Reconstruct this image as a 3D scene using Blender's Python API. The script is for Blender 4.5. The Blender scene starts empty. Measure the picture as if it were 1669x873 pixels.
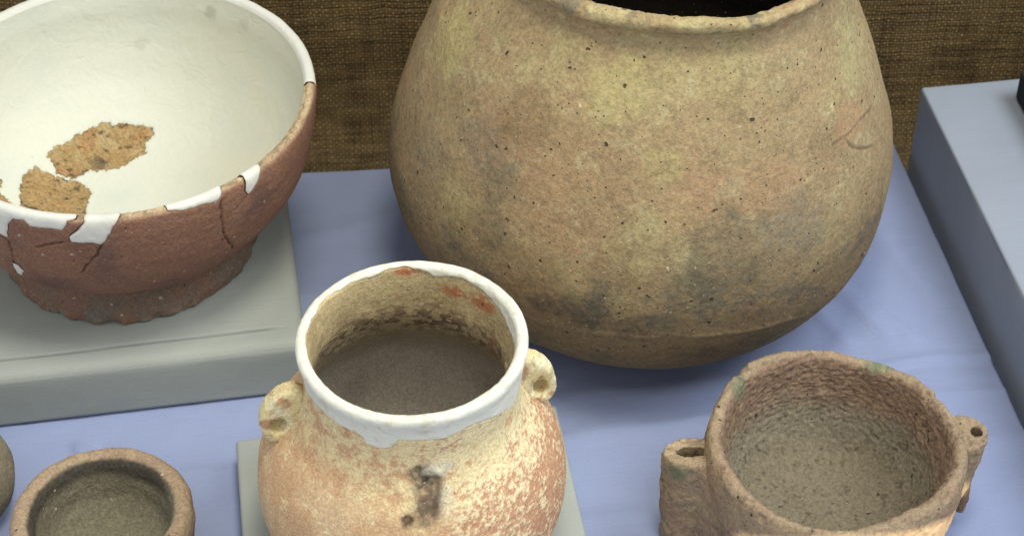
import bpy, math
import numpy as np

scn = bpy.context.scene
COL = scn.collection

# ------------------------------------------------------------------ camera
cam_d = bpy.data.cameras.new('camera')
cam = bpy.data.objects.new('camera', cam_d)
COL.objects.link(cam)
cam.location = (0.0, 0.0, 1.19)
cam.rotation_euler = (math.radians(90 - 42.2), 0, 0)
cam_d.sensor_width = 36.0
cam_d.lens = 36.0 * 3297.0 / 1669.0
cam_d.clip_start = 0.02
cam_d.clip_end = 50.0
scn.camera = cam
cam_d.dof.use_dof = True
cam_d.dof.focus_distance = 1.47
cam_d.dof.aperture_fstop = 13.0

# ------------------------------------------------------------------ light
world = bpy.data.worlds.new('World')
scn.world = world
world.use_nodes = True
wb = world.node_tree.nodes['Background']
wb.inputs['Color'].default_value = (0.92, 0.95, 1.0, 1)
wb.inputs['Strength'].default_value = 0.86


def lamp(kind, name, loc, target, power, color, size=0.1, spot=None, blend=0.3):
    d = bpy.data.lights.new(name, kind)
    d.energy = power
    d.color = color
    if kind == 'AREA':
        d.shape = 'DISK'
        d.size = size
    else:
        d.shadow_soft_size = size
    if spot:
        d.spot_size = math.radians(spot)
        d.spot_blend = blend
    o = bpy.data.objects.new(name, d)
    COL.objects.link(o)
    o.location = loc
    v = [t - l for t, l in zip(target, loc)]
    import mathutils
    o.rotation_euler = mathutils.Vector(v).to_track_quat('-Z', 'Y').to_euler()
    return o


WARM = (1.0, 0.96, 0.80)
lamp('SPOT', 'case_spot_lamp', (0.12, 0.80, 2.05), (-0.12, 1.27, 0.1), 80.0, WARM, 0.26, 34, 0.12)
lamp('SPOT', 'case_front_lamp', (0.16, 0.16, 1.68), (-0.08, 0.99, 0.17), 24.0, WARM, 0.16, 13, 0.6)
lamp('AREA', 'case_window_light', (1.25, 1.0, 1.7), (0.15, 1.15, 0.0), 22.0, (0.88, 0.94, 1.0), 1.0)
low = lamp('SPOT', 'case_low_lamp', (0.27, -0.30, 0.40), (0.252, 0.922, 0.0705), 175.0, (1.0, 0.86, 0.66), 0.004, 2.9, 0.06)
low.scale = (2.75, 1.0, 1.0)          # a slot shaped beam

vs = scn.view_settings
vs.view_transform = 'Standard'
vs.look = 'None'
vs.exposure = 0.0
vs.gamma = 1.0
vs.use_curve_mapping = False
scn.render.engine = 'CYCLES'
scn.cycles.max_bounces = 8
scn.cycles.use_denoising = True

PI = math.pi


# ------------------------------------------------------------------ numpy helpers
def _hash(ix, iy, iz, seed):
    h = (ix.astype(np.uint32) * np.uint32(374761393) + iy.astype(np.uint32) * np.uint32(668265263)
         + iz.astype(np.uint32) * np.uint32(2147483647 - 53) + np.uint32((seed * 974711 + 12345) & 0xffffffff))
    h = (h ^ (h >> np.uint32(13))) * np.uint32(1274126177)
    h = (h ^ (h >> np.uint32(16))) * np.uint32(2246822519)
    return h ^ (h >> np.uint32(15))


def gn(P, freq, seed=0):
    """gradient noise about -1..1"""
    shp = P.shape[:-1]
    p = P.reshape(-1, 3) * freq + 1000.0 + seed * 0.37
    i = np.floor(p)
    f = p - i
    i = i.astype(np.int64)
    u = f * f * f * (f * (f * 6 - 15) + 10)
    out = 0.0
    for dx in (0, 1):
        wx = u[:, 0] if dx else 1 - u[:, 0]
        for dy in (0, 1):
            wy = u[:, 1] if dy else 1 - u[:, 1]
            for dz in (0, 1):
                wz = u[:, 2] if dz else 1 - u[:, 2]
                h = _hash(i[:, 0] + dx, i[:, 1] + dy, i[:, 2] + dz, seed)
                gx = (h & np.uint32(1023)).astype(np.float64) / 511.5 - 1
                gy = ((h >> np.uint32(10)) & np.uint32(1023)).astype(np.float64) / 511.5 - 1
                gz = ((h >> np.uint32(20)) & np.uint32(1023)).astype(np.float64) / 511.5 - 1
                out = out + wx * wy * wz * (gx * (f[:, 0] - dx) + gy * (f[:, 1] - dy) + gz * (f[:, 2] - dz))
    return (out * 1.5).reshape(shp)


def fbm(P, freq, seed=0, octaves=3, gain=0.5):
    a, s, o = 1.0, 0.0, 0.0
    for k in range(octaves):
        o = o + a * gn(P, freq * 2.03 ** k, seed + 17 * k)
        s += a
        a *= gain
    return o / s * 1.4


def sstep(a, b, x):
    t = np.clip((x - a) / (b - a), 0, 1)
    return t * t * (3 - 2 * t)


def smooth_profile(pts, step):
    """Catmull-Rom through the (r, z) points, resampled evenly by arc length"""
    p = np.array(pts, float)
    d = np.linalg.norm(np.diff(p, axis=0), axis=1)
    t = np.concatenate([[0], np.cumsum(np.sqrt(d))])
    m = np.empty_like(p)
    m[1:-1] = (p[2:] - p[:-2]) / (t[2:] - t[:-2])[:, None]
    m[0] = (p[1] - p[0]) / (t[1] - t[0])
    m[-1] = (p[-1] - p[-2]) / (t[-1] - t[-2])
    out = []
    for k in range(len(p) - 1):
        h = t[k + 1] - t[k]
        u = np.linspace(0, 1, 60, endpoint=False)[:, None]
        out.append((2 * u**3 - 3 * u**2 + 1) * p[k] + (u**3 - 2 * u**2 + u) * h * m[k]
                   + (-2 * u**3 + 3 * u**2) * p[k + 1] + (u**3 - u**2) * h * m[k + 1])
    q = np.concatenate(out + [p[-1:]])
    q[:, 0] = np.maximum(q[:, 0], 1e-5)
    s = np.concatenate([[0], np.cumsum(np.linalg.norm(np.diff(q, axis=0), axis=1))])
    n = max(4, int(round(s[-1] / step)))
    ss = np.linspace(0, s[-1], n + 1)
    return np.stack([np.interp(ss, s, q[:, 0]), np.interp(ss, s, q[:, 1])], 1), ss


def lathe(pts, step, nth, warp=None):
    """grid surface of revolution: dict of P, N, th, s (all flattened later)"""
    prof, ss = smooth_profile(pts, step)
    th = np.linspace(-PI, PI, nth, endpoint=False)
    r = prof[:, 0][:, None]
    P = np.stack([r * np.cos(th), r * np.sin(th), prof[:, 1][:, None] + 0 * th], -1)
    if warp is not None:
        P = warp(P)
    return dict(P=P, N=grid_normals(P), th=np.broadcast_to(th, P.shape[:2]).copy(),
                s=np.broadcast_to(ss[:, None], P.shape[:2]).copy())


def grid_normals(P):
    du = np.gradient(P, axis=0)
    dv = np.roll(P, -1, 1) - np.roll(P, 1, 1)
    n = np.cross(dv, du)
    return n / np.maximum(np.linalg.norm(n, axis=-1, keepdims=True), 1e-12)


def grid_quads(a, b, closed=True):
    idx = np.arange(a * b).reshape(a, b)
    if closed:
        nx = np.roll(idx, -1, 1)
        q = np.stack([idx[:-1], nx[:-1], nx[1:], idx[1:]], -1)
    else:
        q = np.stack([idx[:-1, :-1], idx[:-1, 1:], idx[1:, 1:], idx[1:, :-1]], -1)
    return q.reshape(-1, 4)


def to_tris(q):
    return np.concatenate([q[:, [0, 1, 2]], q[:, [0, 2, 3]]])


def clip_tris(V, T, f):
    """keep where f > 0; V is a table (n, k) whose columns are interpolated"""
    pos = f > 0
    c = pos[T].sum(1)
    keep = [T[c == 3]]
    A = T[(c == 1) | (c == 2)]
    ca = c[(c == 1) | (c == 2)]
    lone = np.where((ca == 1)[:, None], pos[A], ~pos[A]).argmax(1)
    ar = np.arange(len(A))
    a, b, d = A[ar, lone], A[ar, (lone + 1) % 3], A[ar, (lone + 2) % 3]
    ed = np.concatenate([np.stack([a, b], 1), np.stack([a, d], 1)])
    ed.sort(1)
    ue, inv = np.unique(ed, axis=0, return_inverse=True)
    inv = inv.reshape(-1)
    w = f[ue[:, 0]] / (f[ue[:, 0]] - f[ue[:, 1]])
    nv = V[ue[:, 0]] * (1 - w)[:, None] + V[ue[:, 1]] * w[:, None]
    n0 = len(V)
    ab, ad = inv[:len(A)] + n0, inv[len(A):] + n0
    one = ca == 1
    keep.append(np.stack([a, ab, ad], 1)[one])
    two = ~one
    keep.append(np.stack([ab, b, d], 1)[two])
    keep.append(np.stack([ab, d, ad], 1)[two])
    T2 = np.concatenate(keep)
    V2 = np.concatenate([V, nv])
    f2 = np.concatenate([f, np.zeros(len(ue))])
    used = np.unique(T2)
    mp = np.full(len(V2), -1)
    mp[used] = np.arange(len(used))
    return V2[used], mp[T2], f2[used]


def poly_sdf(u, v, poly):
    """signed distance to a closed polygon, > 0 inside"""
    p = np.array(poly, float)
    d2 = np.full(u.shape, 1e9)
    inside = np.zeros(u.shape, bool)
    for k in range(len(p)):
        a, b = p[k], p[(k + 1) % len(p)]
        e = b - a
        t = np.clip(((u - a[0]) * e[0] + (v - a[1]) * e[1]) / (e @ e + 1e-15), 0, 1)
        d2 = np.minimum(d2, (u - a[0] - t * e[0])**2 + (v - a[1] - t * e[1])**2)
        cr = (a[1] > v) != (b[1] > v)
        xi = a[0] + (v - a[1]) / (b[1] - a[1] + 1e-15) * e[0]
        inside ^= cr & (u < xi)
    return np.where(inside, 1, -1) * np.sqrt(d2)


def line_dist(P, pts):
    """distance of the points P (.., 3) to a polyline in space"""
    p = np.array(pts, float)
    d2 = np.full(P.shape[:-1], 1e9)
    for a, b in zip(p[:-1], p[1:]):
        e = b - a
        t = np.clip(((P - a) @ e) / (e @ e + 1e-15), 0, 1)
        d2 = np.minimum(d2, ((P - a - t[..., None] * e)**2).sum(-1))
    return np.sqrt(d2)


def mixc(c, other, f):
    return c * (1 - f[..., None]) + np.asarray(other, float) * f[..., None]


def blob(P, c, r, seed=0, rough=0.35, freq=60):
    """soft uneven patch round the point c (0..1)"""
    d = np.sqrt((((P - np.array(c)) / np.array(r, float))**2).sum(-1))
    return 1 - sstep(0.55, 1.15, d + rough * fbm(P, freq, seed, 3))


# ------------------------------------------------------------------ blender helpers
def mesh_obj(name, V, F, mat, parent=None, col=None, smooth=True, attrs=None):
    me = bpy.data.meshes.new(name)
    V = np.asarray(V, np.float32)
    F = np.asarray(F, np.int32)
    k = F.shape[1]
    me.vertices.add(len(V))
    me.vertices.foreach_set('co', V.ravel())
    me.loops.add(F.size)
    me.loops.foreach_set('vertex_index', F.ravel())
    me.polygons.add(len(F))
    me.polygons.foreach_set('loop_start', np.arange(0, F.size, k, dtype=np.int32))
    me.polygons.foreach_set('loop_total', np.full(len(F), k, np.int32))
    me.polygons.foreach_set('use_smooth', np.full(len(F), smooth, bool))
    if col is not None:
        a = me.attributes.new('pigment', 'FLOAT_COLOR', 'POINT')
        c4 = np.ones((len(V), 4), np.float32)
        c4[:, :3] = np.clip(col, 0.004, 0.95)
        a.data.foreach_set('color', c4.ravel())
    for nm, arr in (attrs or {}).items():
        a = me.attributes.new(nm, 'FLOAT', 'POINT')
        a.data.foreach_set('value', np.asarray(arr, np.float32).ravel())
    me.update(calc_edges=True)
    me.validate()
    me.materials.append(mat)
    o = bpy.data.objects.new(name, me)
    COL.objects.link(o)
    if parent is not None:
        o.parent = parent
    return o


def thing(name, label, cat, loc, rot=0.0, group=None):
    o = bpy.data.objects.new(name, None)
    COL.objects.link(o)
    o.empty_display_size = 0.05
    o.location = loc
    o.rotation_euler = (0, 0, rot)
    o['label'] = label
    o['category'] = cat
    if group:
        o['group'] = group
    return o


class NT:
    def __init__(self, name):
        self.m = bpy.data.materials.new(name)
        self.m.use_nodes = True
        self.t = self.m.node_tree
        self.b = self.t.nodes['Principled BSDF']
        self.co = self.n('ShaderNodeTexCoord').outputs['Object']

    def n(self, typ, **kw):
        x = self.t.nodes.new(typ)
        for k, v in kw.items():
            setattr(x, k, v)
        return x

    def link(self, a, b):
        self.t.links.new(a, b)

    def put(self, sock, v):
        if hasattr(v, 'is_output'):
            self.link(v, sock)
        else:
            sock.default_value = v

    def math(self, op, a, b=0.0, c=None, clamp=False):
        x = self.n('ShaderNodeMath', operation=op, use_clamp=clamp)
        self.put(x.inputs[0], a)
        self.put(x.inputs[1], b)
        if c is not None:
            self.put(x.inputs[2], c)
        return x.outputs[0]

    def noise(self, scale, detail=3, rough=0.55, vec=None, dist=0.0):
        x = self.n('ShaderNodeTexNoise')
        x.inputs['Scale'].default_value = scale
        x.inputs['Detail'].default_value = detail
        x.inputs['Roughness'].default_value = rough
        x.inputs['Distortion'].default_value = dist
        self.link(vec or self.co, x.inputs['Vector'])
        return x.outputs['Fac']

    def ramp(self, v, a, b, lo=0.0, hi=1.0):
        x = self.n('ShaderNodeMapRange', interpolation_type='SMOOTHSTEP')
        self.put(x.inputs['Value'], v)
        for k, q in zip(('From Min', 'From Max', 'To Min', 'To Max'), (a, b, lo, hi)):
            x.inputs[k].default_value = q
        return x.outputs['Result']

    def mix(self, f, a, b, mode='MIX'):
        x = self.n('ShaderNodeMix', data_type='RGBA', blend_type=mode)
        self.put(x.inputs[0], f)
        for s, v in ((x.inputs[6], a), (x.inputs[7], b)):
            self.put(s, v if hasattr(v, 'is_output') else (*v, 1.0))
        return x.outputs[2]

    def scale_col(self, c, f):
        x = self.n('ShaderNodeVectorMath', operation='SCALE')
        self.link(c, x.inputs[0])
        self.put(x.inputs['Scale'], f)
        return x.outputs[0]

    def spots(self, scale, r, share, wob=0.35):
        """mask of scattered specks: one per voronoi cell in `share` of the cells"""
        nz = self.n('ShaderNodeTexNoise')
        nz.inputs['Scale'].default_value = scale * 2.2
        self.link(self.co, nz.inputs['Vector'])
        v1 = self.n('ShaderNodeVectorMath', operation='SUBTRACT')
        self.link(nz.outputs['Color'], v1.inputs[0])
        v1.inputs[1].default_value = (0.5, 0.5, 0.5)
        v2 = self.n('ShaderNodeVectorMath', operation='SCALE')
        self.link(v1.outputs[0], v2.inputs[0])
        v2.inputs['Scale'].default_value = wob / scale
        v3 = self.n('ShaderNodeVectorMath', operation='ADD')
        self.link(self.co, v3.inputs[0])
        self.link(v2.outputs[0], v3.inputs[1])
        x = self.n('ShaderNodeTexVoronoi')
        x.inputs['Scale'].default_value = scale
        self.link(v3.outputs[0], x.inputs['Vector'])
        sep = self.n('ShaderNodeSeparateColor')
        self.link(x.outputs['Color'], sep.inputs[0])
        size = self.math('MULTIPLY', self.ramp(sep.outputs[0], 1 - share, 1.0, 0.0, 1.0), r)
        return self.math('MULTIPLY', self.ramp(self.math('SUBTRACT', size, x.outputs['Distance']), -0.02, 0.06),
                         self.math('GREATER_THAN', sep.outputs[0], 1 - share))

    def done(self, color, rough=0.9, height=None, dist=0.001, strength=1.0, spec=0.25):
        self.put(self.b.inputs['Base Color'], color if hasattr(color, 'is_output') else (*color, 1))
        self.put(self.b.inputs['Roughness'], rough)
        self.b.inputs['Specular IOR Level'].default_value = spec
        if height is not None:
            bp = self.n('ShaderNodeBump')
            bp.inputs['Strength'].default_value = strength
            bp.inputs['Distance'].default_value = dist
            self.link(height, bp.inputs['Height'])
            self.link(bp.outputs['Normal'], self.b.inputs['Normal'])
        return self.m


def clay(name, grain=0.22, fine=900, pits=(), specks=(), bump=0.0008, rough=0.92, spec=0.15):
    """fired clay: pigment attribute, fine grain, dark pits, pale inclusions"""
    m = NT(name)
    at = m.n('ShaderNodeAttribute', attribute_name='pigment')
    c = at.outputs['Color']
    g = m.noise(fine, 4, 0.65)
    g2 = m.noise(fine * 0.28, 4, 0.6)
    f = m.math('ADD', m.math('MULTIPLY', m.math('SUBTRACT', g, 0.5), grain * 3.0),
               m.math('MULTIPLY', m.math('SUBTRACT', g2, 0.5), grain * 2.2))
    c = m.scale_col(c, m.math('ADD', 1.0, f))
    g3 = m.noise(fine * 0.55, 6, 0.78)
    c = m.scale_col(c, m.ramp(g3, 0.36, 0.64, 1 - grain * 1.1, 1 + grain * 0.9))
    h = m.math('ADD', m.math('MULTIPLY', g, 0.5), m.math('MULTIPLY', g2, 0.9))
    for sc, r, share, colr in specks:
        k = m.spots(sc, r, share, 0.5)
        c = m.mix(m.math('MULTIPLY', k, 0.85), c, colr)
        h = m.math('ADD', h, m.math('MULTIPLY', k, 0.25))
    for sc, r, share in pits:
        k = m.spots(sc, r, share, 0.6)
        c = m.mix(m.math('MULTIPLY', k, 0.85), c, (0.035, 0.026, 0.018))
        h = m.math('SUBTRACT', h, m.math('MULTIPLY', k, 1.2))
    return m.done(c, rough, h, bump, 1.0, spec)


# ------------------------------------------------------------------ plain materials
def plaster_mat(name, base, warm):
    m = NT(name)
    at = m.n('ShaderNodeAttribute', attribute_name='pigment')
    a = m.noise(14, 4, 0.6)
    b = m.noise(260, 4, 0.6)
    c = m.scale_col(at.outputs['Color'], m.math('ADD', 0.97, m.math('MULTIPLY', m.math('SUBTRACT', b, 0.5), 0.10)))
    k = m.spots(70, 0.10, 0.16)
    c = m.mix(m.math('MULTIPLY', k, 0.35), c, (0.32, 0.28, 0.2))
    st = m.noise(40, 5, 0.6, dist=2.0)
    h = m.math('ADD', m.math('MULTIPLY', b, 0.3), m.math('MULTIPLY', st, 1.2))
    return m.done(c, 0.93, h, 0.0008, 1.0, 0.1)


M_PLASTER = plaster_mat('white_plaster', None, None)


def cloth_mat(name, base, weave=700, wob=0.05):
    m = NT(name)
    at = m.n('ShaderNodeSeparateXYZ')
    m.link(m.co, at.inputs[0])
    a = m.noise(9, 3, 0.5)
    # thread lines running both ways
    wv = []
    for s in ('X', 'Y', 'Z'):
        wv.append(m.math('SINE', m.math('MULTIPLY', at.outputs[s], weave * 2 * PI)))
    th = m.math('ADD', m.math('ADD', wv[0], wv[1]), wv[2])
    fine = m.noise(1400, 2, 0.5)
    sl = m.n('ShaderNodeVectorMath', operation='MULTIPLY')
    m.link(m.co, sl.inputs[0])
    sl.inputs[1].default_value = (30, 900, 900)
    slub = m.noise(1.0, 2, 0.5, vec=sl.outputs[0])
    f = m.math('ADD', 1.0, m.math('ADD', m.math('MULTIPLY', m.math('SUBTRACT', a, 0.5), wob * 4),
                                  m.math('ADD', m.math('MULTIPLY', m.math('SUBTRACT', fine, 0.5), 0.22),
                                         m.math('MULTIPLY', m.math('SUBTRACT', slub, 0.5), 0.12))))
    rgb = m.n('ShaderNodeRGB')
    rgb.outputs[0].default_value = (*base, 1)
    c = m.scale_col(rgb.outputs[0], f)
    dust = m.spots(45, 0.07, 0.12)
    c = m.mix(m.math('MULTIPLY', dust, 0.4), c, (0.09, 0.08, 0.07))
    h = m.math('ADD', m.math('MULTIPLY', th, 0.12), m.math('ADD', m.math('MULTIPLY', fine, 0.5), slub))
    return m.done(c, 0.85, h, 0.0003, 0.8, 0.15)


M_LAV = cloth_mat('lavender_cloth', (0.300, 0.350, 0.530))
M_SAGE = cloth_mat('sage_cloth', (0.35, 0.37, 0.33), 700, 0.09)
M_SAGE2 = cloth_mat('pale_sage_cloth', (0.37, 0.395, 0.36))
M_GREY = cloth_mat('blue_grey_cloth', (0.33, 0.365, 0.42))
M_DARK = cloth_mat('charcoal_cloth', (0.025, 0.03, 0.035))


def burlap_mat():
    m = NT('brown_burlap')
    wz = m.n('ShaderNodeTexNoise')
    wz.inputs['Scale'].default_value = 60
    wz.inputs['Detail'].default_value = 3
    m.link(m.co, wz.inputs['Vector'])
    v1 = m.n('ShaderNodeVectorMath', operation='SUBTRACT')
    m.link(wz.outputs['Color'], v1.inputs[0])
    v1.inputs[1].default_value = (0.5, 0.5, 0.5)
    v2 = m.n('ShaderNodeVectorMath', operation='SCALE')
    m.link(v1.outputs[0], v2.inputs[0])
    v2.inputs['Scale'].default_value = 0.006
    v3 = m.n('ShaderNodeVectorMath', operation='ADD')
    m.link(m.co, v3.inputs[0])
    m.link(v2.outputs[0], v3.inputs[1])
    sp = m.n('ShaderNodeSeparateXYZ')
    m.link(v3.outputs[0], sp.inputs[0])
    u = m.math('DIVIDE', sp.outputs['X'], 0.0030)
    v = m.math('DIVIDE', sp.outputs['Z'], 0.0032)
    su = m.math('SINE', m.math('MULTIPLY', u, PI))
    sv = m.math('SINE', m.math('MULTIPLY', v, PI))
    prod = m.math('MULTIPLY', su, sv)          # + over-threads, - under-threads in a chequer
    over = m.ramp(prod, 0.0, 0.9)
    under = m.ramp(m.math('MULTIPLY', prod, -1.0), 0.1, 1.0)
    per = m.noise(420, 2, 0.6)
    rough_n = m.noise(22, 4, 0.6)
    slb = []
    for sc_ in ((18, 1, 290), (280, 1, 16)):
        sv_ = m.n('ShaderNodeVectorMath', operation='MULTIPLY')
        m.link(v3.outputs[0], sv_.inputs[0])
        sv_.inputs[1].default_value = sc_
        slb.append(m.noise(1.0, 2, 0.5, vec=sv_.outputs[0]))
    slub = m.math('ADD', m.ramp(slb[0], 0.3, 0.72, -0.28, 0.30), m.ramp(slb[1], 0.3, 0.72, -0.18, 0.18))
    hgt = m.math('ADD', m.math('MULTIPLY', over, m.ramp(per, 0.3, 0.7, 0.35, 1.1)), m.math('MULTIPLY', under, 0.3))
    c = m.mix(m.math('MULTIPLY', over, m.ramp(per, 0.35, 0.65, 0.2, 1.0)), (0.120, 0.078, 0.032), (0.40, 0.275, 0.115))
    c = m.mix(m.math('MULTIPLY', under, 0.5), c, (0.19, 0.125, 0.05))
    c = m.scale_col(c, m.math('ADD', m.ramp(rough_n, 0.25, 0.75, 0.74, 1.26), slub))
    hgt = m.math('ADD', hgt, slub)
    return m.done(c, 0.95, hgt, 0.0020, 1.0, 0.1)


M_BURLAP = burlap_mat()


# ------------------------------------------------------------------ setting
def sheet(name, mat, x0, x1, y0, y1, step, height, parent=None):
    nx, ny = int((x1 - x0) / step) + 1, int((y1 - y0) / step) + 1
    X, Y = np.meshgrid(np.linspace(x0, x1, nx), np.linspace(y0, y1, ny))
    Z = height(X, Y)
    P = np.stack([X, Y, Z], -1)
    return mesh_obj(name, P.reshape(-1, 3), grid_quads(ny, nx, False), mat, parent)


def rounded_box(name, mat, L, Wd, Hh, rad=0.006, seam=None, seed=1, parent=None, step=0.004, puff=0.0006):
    """cloth covered block: x 0..L, y 0..Wd, z 0..Hh, edges rolled over; finely gridded"""
    # unfolded grid: a top sheet with a skirt that bends down over the rounded edges
    def axis(n_len):
        flat = np.arange(0, n_len - 2 * rad + 1e-9, step) + rad
        flat = np.linspace(rad, n_len - rad, max(8, len(flat)))
        return flat
    ax, ay = axis(L), axis(Wd)
    if seam is not None:
        ay = np.unique(np.concatenate([ay, seam + np.array([-4, -3, -2, -1.4, -0.8, -0.3, 0.3, 0.8, 1.4, 2, 3, 4]) * 0.001]))
    # offsets beyond the flat part, as (outward, down) along the roll and the wall
    k = np.linspace(0, PI / 2, 6)[1:]
    roll = [(rad * math.sin(a), rad * (1 - math.cos(a))) for a in k]
    wall = [(rad, rad + d) for d in np.linspace(0, Hh - rad, max(4, int(Hh / step)))[1:]]
    wall = wall[:-1] + [(rad, Hh - 0.004), (rad - 0.0008, Hh - 0.0018), (rad - 0.003, Hh - 0.0004), (rad - 0.006, Hh)]
    skirt = roll + wall
    ns = len(skirt)
    U = np.concatenate([-np.arange(ns, 0, -1), np.zeros(len(ax)), np.arange(1, ns + 1)]).astype(int)
    Vv = np.concatenate([-np.arange(ns, 0, -1), np.zeros(len(ay)), np.arange(1, ns + 1)]).astype(int)
    bx = np.concatenate([np.full(ns, rad), ax, np.full(ns, L - rad)])
    by = np.concatenate([np.full(ns, rad), ay, np.full(ns, Wd - rad)])
    sk = np.array([(0, 0)] + skirt)
    ou, ov = np.abs(U), np.abs(Vv)
    K = np.maximum(ou[None, :], ov[:, None])
    out, down = sk[K][..., 0], sk[K][..., 1]
    dirx = np.sign(U)[None, :] * ou[None, :] / np.maximum(K, 1)
    diry = np.sign(Vv)[:, None] * ov[:, None] / np.maximum(K, 1)
    nrm = np.maximum(np.hypot(dirx, diry), 1e-9)
    corner = (ou[None, :] > 0) & (ov[:, None] > 0)
    dirx = np.where(corner, dirx / nrm, dirx)
    diry = np.where(corner, diry / nrm, diry)
    X = bx[None, :] + dirx * out
    Y = by[:, None] + diry * out
    Z = Hh - down
    P = np.stack(np.broadcast_arrays(X, Y, Z), -1).copy()
    w = fbm(P, 14, seed, 3) * puff + fbm(P, 70, seed + 5, 2) * puff * 0.3
    if seam is not None:
        w = w - 0.0045 * np.exp(-((P[..., 1] - seam - 0.0015 * gn(P, 12, 3))/0.0011)**2) * (K < 3) * sstep(0.0, 0.02, L - 0.012 - P[..., 0])
    inner = sstep(0, 0.01, Z)
    P[..., 2] += np.where(K <= 4, w, 0) * inner
    P[..., 1] += np.where((K > 4), w, 0) * diry * inner
    P[..., 0] += np.where((K > 4), w, 0) * dirx * inner
    V = P.reshape(-1, 3)
    Q = grid_quads(P.shape[0], P.shape[1], False)
    return V, Q


# platform under everything: lavender cloth over a board, its right edge runs along the grey block
A83 = math.radians(8.3)
PLO = np.array([0.3713, 1.428])       # a point of the right edge
ex = np.array([math.cos(A83), math.sin(A83)])
ey = np.array([-math.sin(A83), math.cos(A83)])
# local frame: origin front-right corner
PL_W, PL_D = 1.35, 1.02
back_right = np.array([0.3563, 1.5085])
org = back_right - ex * PL_W - ey * PL_D


def platform_cloth():
    V, Q = rounded_box('platform', M_LAV, PL_W, PL_D, 0.05, 0.004, None, 4, step=0.0032, puff=0.0011)
    x, y = V[:, 0], V[:, 1]
    top = V[:, 2] > 0.047
    P = np.stack([x, y, 0 * x], -1)
    # creases and soft folds of the cloth: (x, y, dx, dy, length, width, height) in the platform's own axes
    for (cx, cy, ang, ln, wd, ht) in CREASES:
        c, s = math.cos(ang), math.sin(ang)
        a = (x - cx) * c + (y - cy) * s
        b = -(x - cx) * s + (y - cy) * c + 0.004 * gn(P, 18, 9)
        wd = max(wd, 0.0052)
        V[:, 2] += top * ht * np.exp(-(b / wd)**2) * (1 - sstep(ln * 0.6, ln, np.abs(a)))
    # the back edge is not quite parallel: it bows to the front on the left
    back = sstep(PL_D - 0.35, PL_D, y)
    V[:, 1] += back * np.minimum(0.053 * (PL_W - x)**2, 0.03)
    o = mesh_obj('platform', V, Q, M_LAV)
    o.location = (org[0], org[1], -0.05)
    o.rotation_euler = (0, 0, A83)
    o['kind'] = 'structure'
    o['label'] = 'lavender cloth covered platform under all the pots'
    return o


def w2p(wx, wy):
    d = np.array([wx, wy]) - org
    return float(d @ ex), float(d @ ey)


CREASES = []
for (wx, wy, ang, ln, wd, ht) in (
        (0.37, 1.20, 0.00, 0.10, 0.0022, 0.0020),
        (0.37, 1.192, 0.02, 0.12, 0.003, -0.0012),
        (0.40, 1.165, -0.03, 0.10, 0.0025, 0.0016),
        (0.36, 1.10, 0.03, 0.12, 0.012, 0.0030),
        (0.29, 1.27, 2.0, 0.07, 0.008, 0.0034),
        (0.31, 1.26, 2.1, 0.06, 0.007, 0.0030),
        (0.265, 1.25, 1.9, 0.05, 0.008, 0.0030),
        (0.34, 1.33, 1.8, 0.08, 0.010, 0.0026),
        (-0.335, 1.075, 1.9, 0.035, 0.005, 0.0050),
        (-0.325, 1.08, 1.5, 0.03, 0.004, -0.002),
        (-0.13, 1.36, 0.3, 0.09, 0.012, 0.0022),
        (-0.16, 1.27, 0.15, 0.10, 0.014, 0.0026),
        (0.08, 1.155, 0.0, 0.17, 0.012, 0.0042),  # this fold and the next are shaped to stand in for shadow bands
        (0.10, 1.118, 0.02, 0.15, 0.010, 0.0040),
        (0.05, 1.02, 0.02, 0.08, 0.010, 0.0020),
        (-0.25, 1.07, 0.05, 0.12, 0.008, 0.0024)):
    px_, py_ = w2p(wx, wy)
    CREASES.append((px_, py_, ang, ln, wd, ht))
platform_cloth()

# burlap hung behind
bk = sheet('backdrop', M_BURLAP, -1.1, 1.1, -0.25, 0.75, 0.01, lambda X, Y: 0.0018 * np.sin(X * 23 + Y * 4) + 0.001 * np.sin(Y * 31 + X * 9))
bk.rotation_euler = (PI / 2, 0, 0)
# stand the sheet up: its local y becomes z; bake so that the weave runs in x and z
me = bk.data
co = np.empty(len(me.vertices) * 3, np.float32)
me.vertices.foreach_get('co', co)
co = co.reshape(-1, 3)
me.vertices.foreach_set('co', np.stack([co[:, 0], -co[:, 2], co[:, 1]], 1).ravel())
me.update()
bk.rotation_euler = (0, 0, math.radians(1.5))
bk.location = (0, 1.537, 0)
bk['kind'] = 'structure'
bk['label'] = 'brown burlap hung behind the pots'


# blocks
def block(name, label, loc, rot, L, Wd, Hh, mat, rad, seam, seed, cat='plinth', step=0.005):
    V, Q = rounded_box(name, mat, L, Wd, Hh, rad, seam, seed, step=step)
    o = mesh_obj(name, V, Q, mat)
    o.location = loc
    o.rotation_euler = (0, 0, rot)
    o['label'] = label
    o['category'] = cat
    return o


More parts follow.
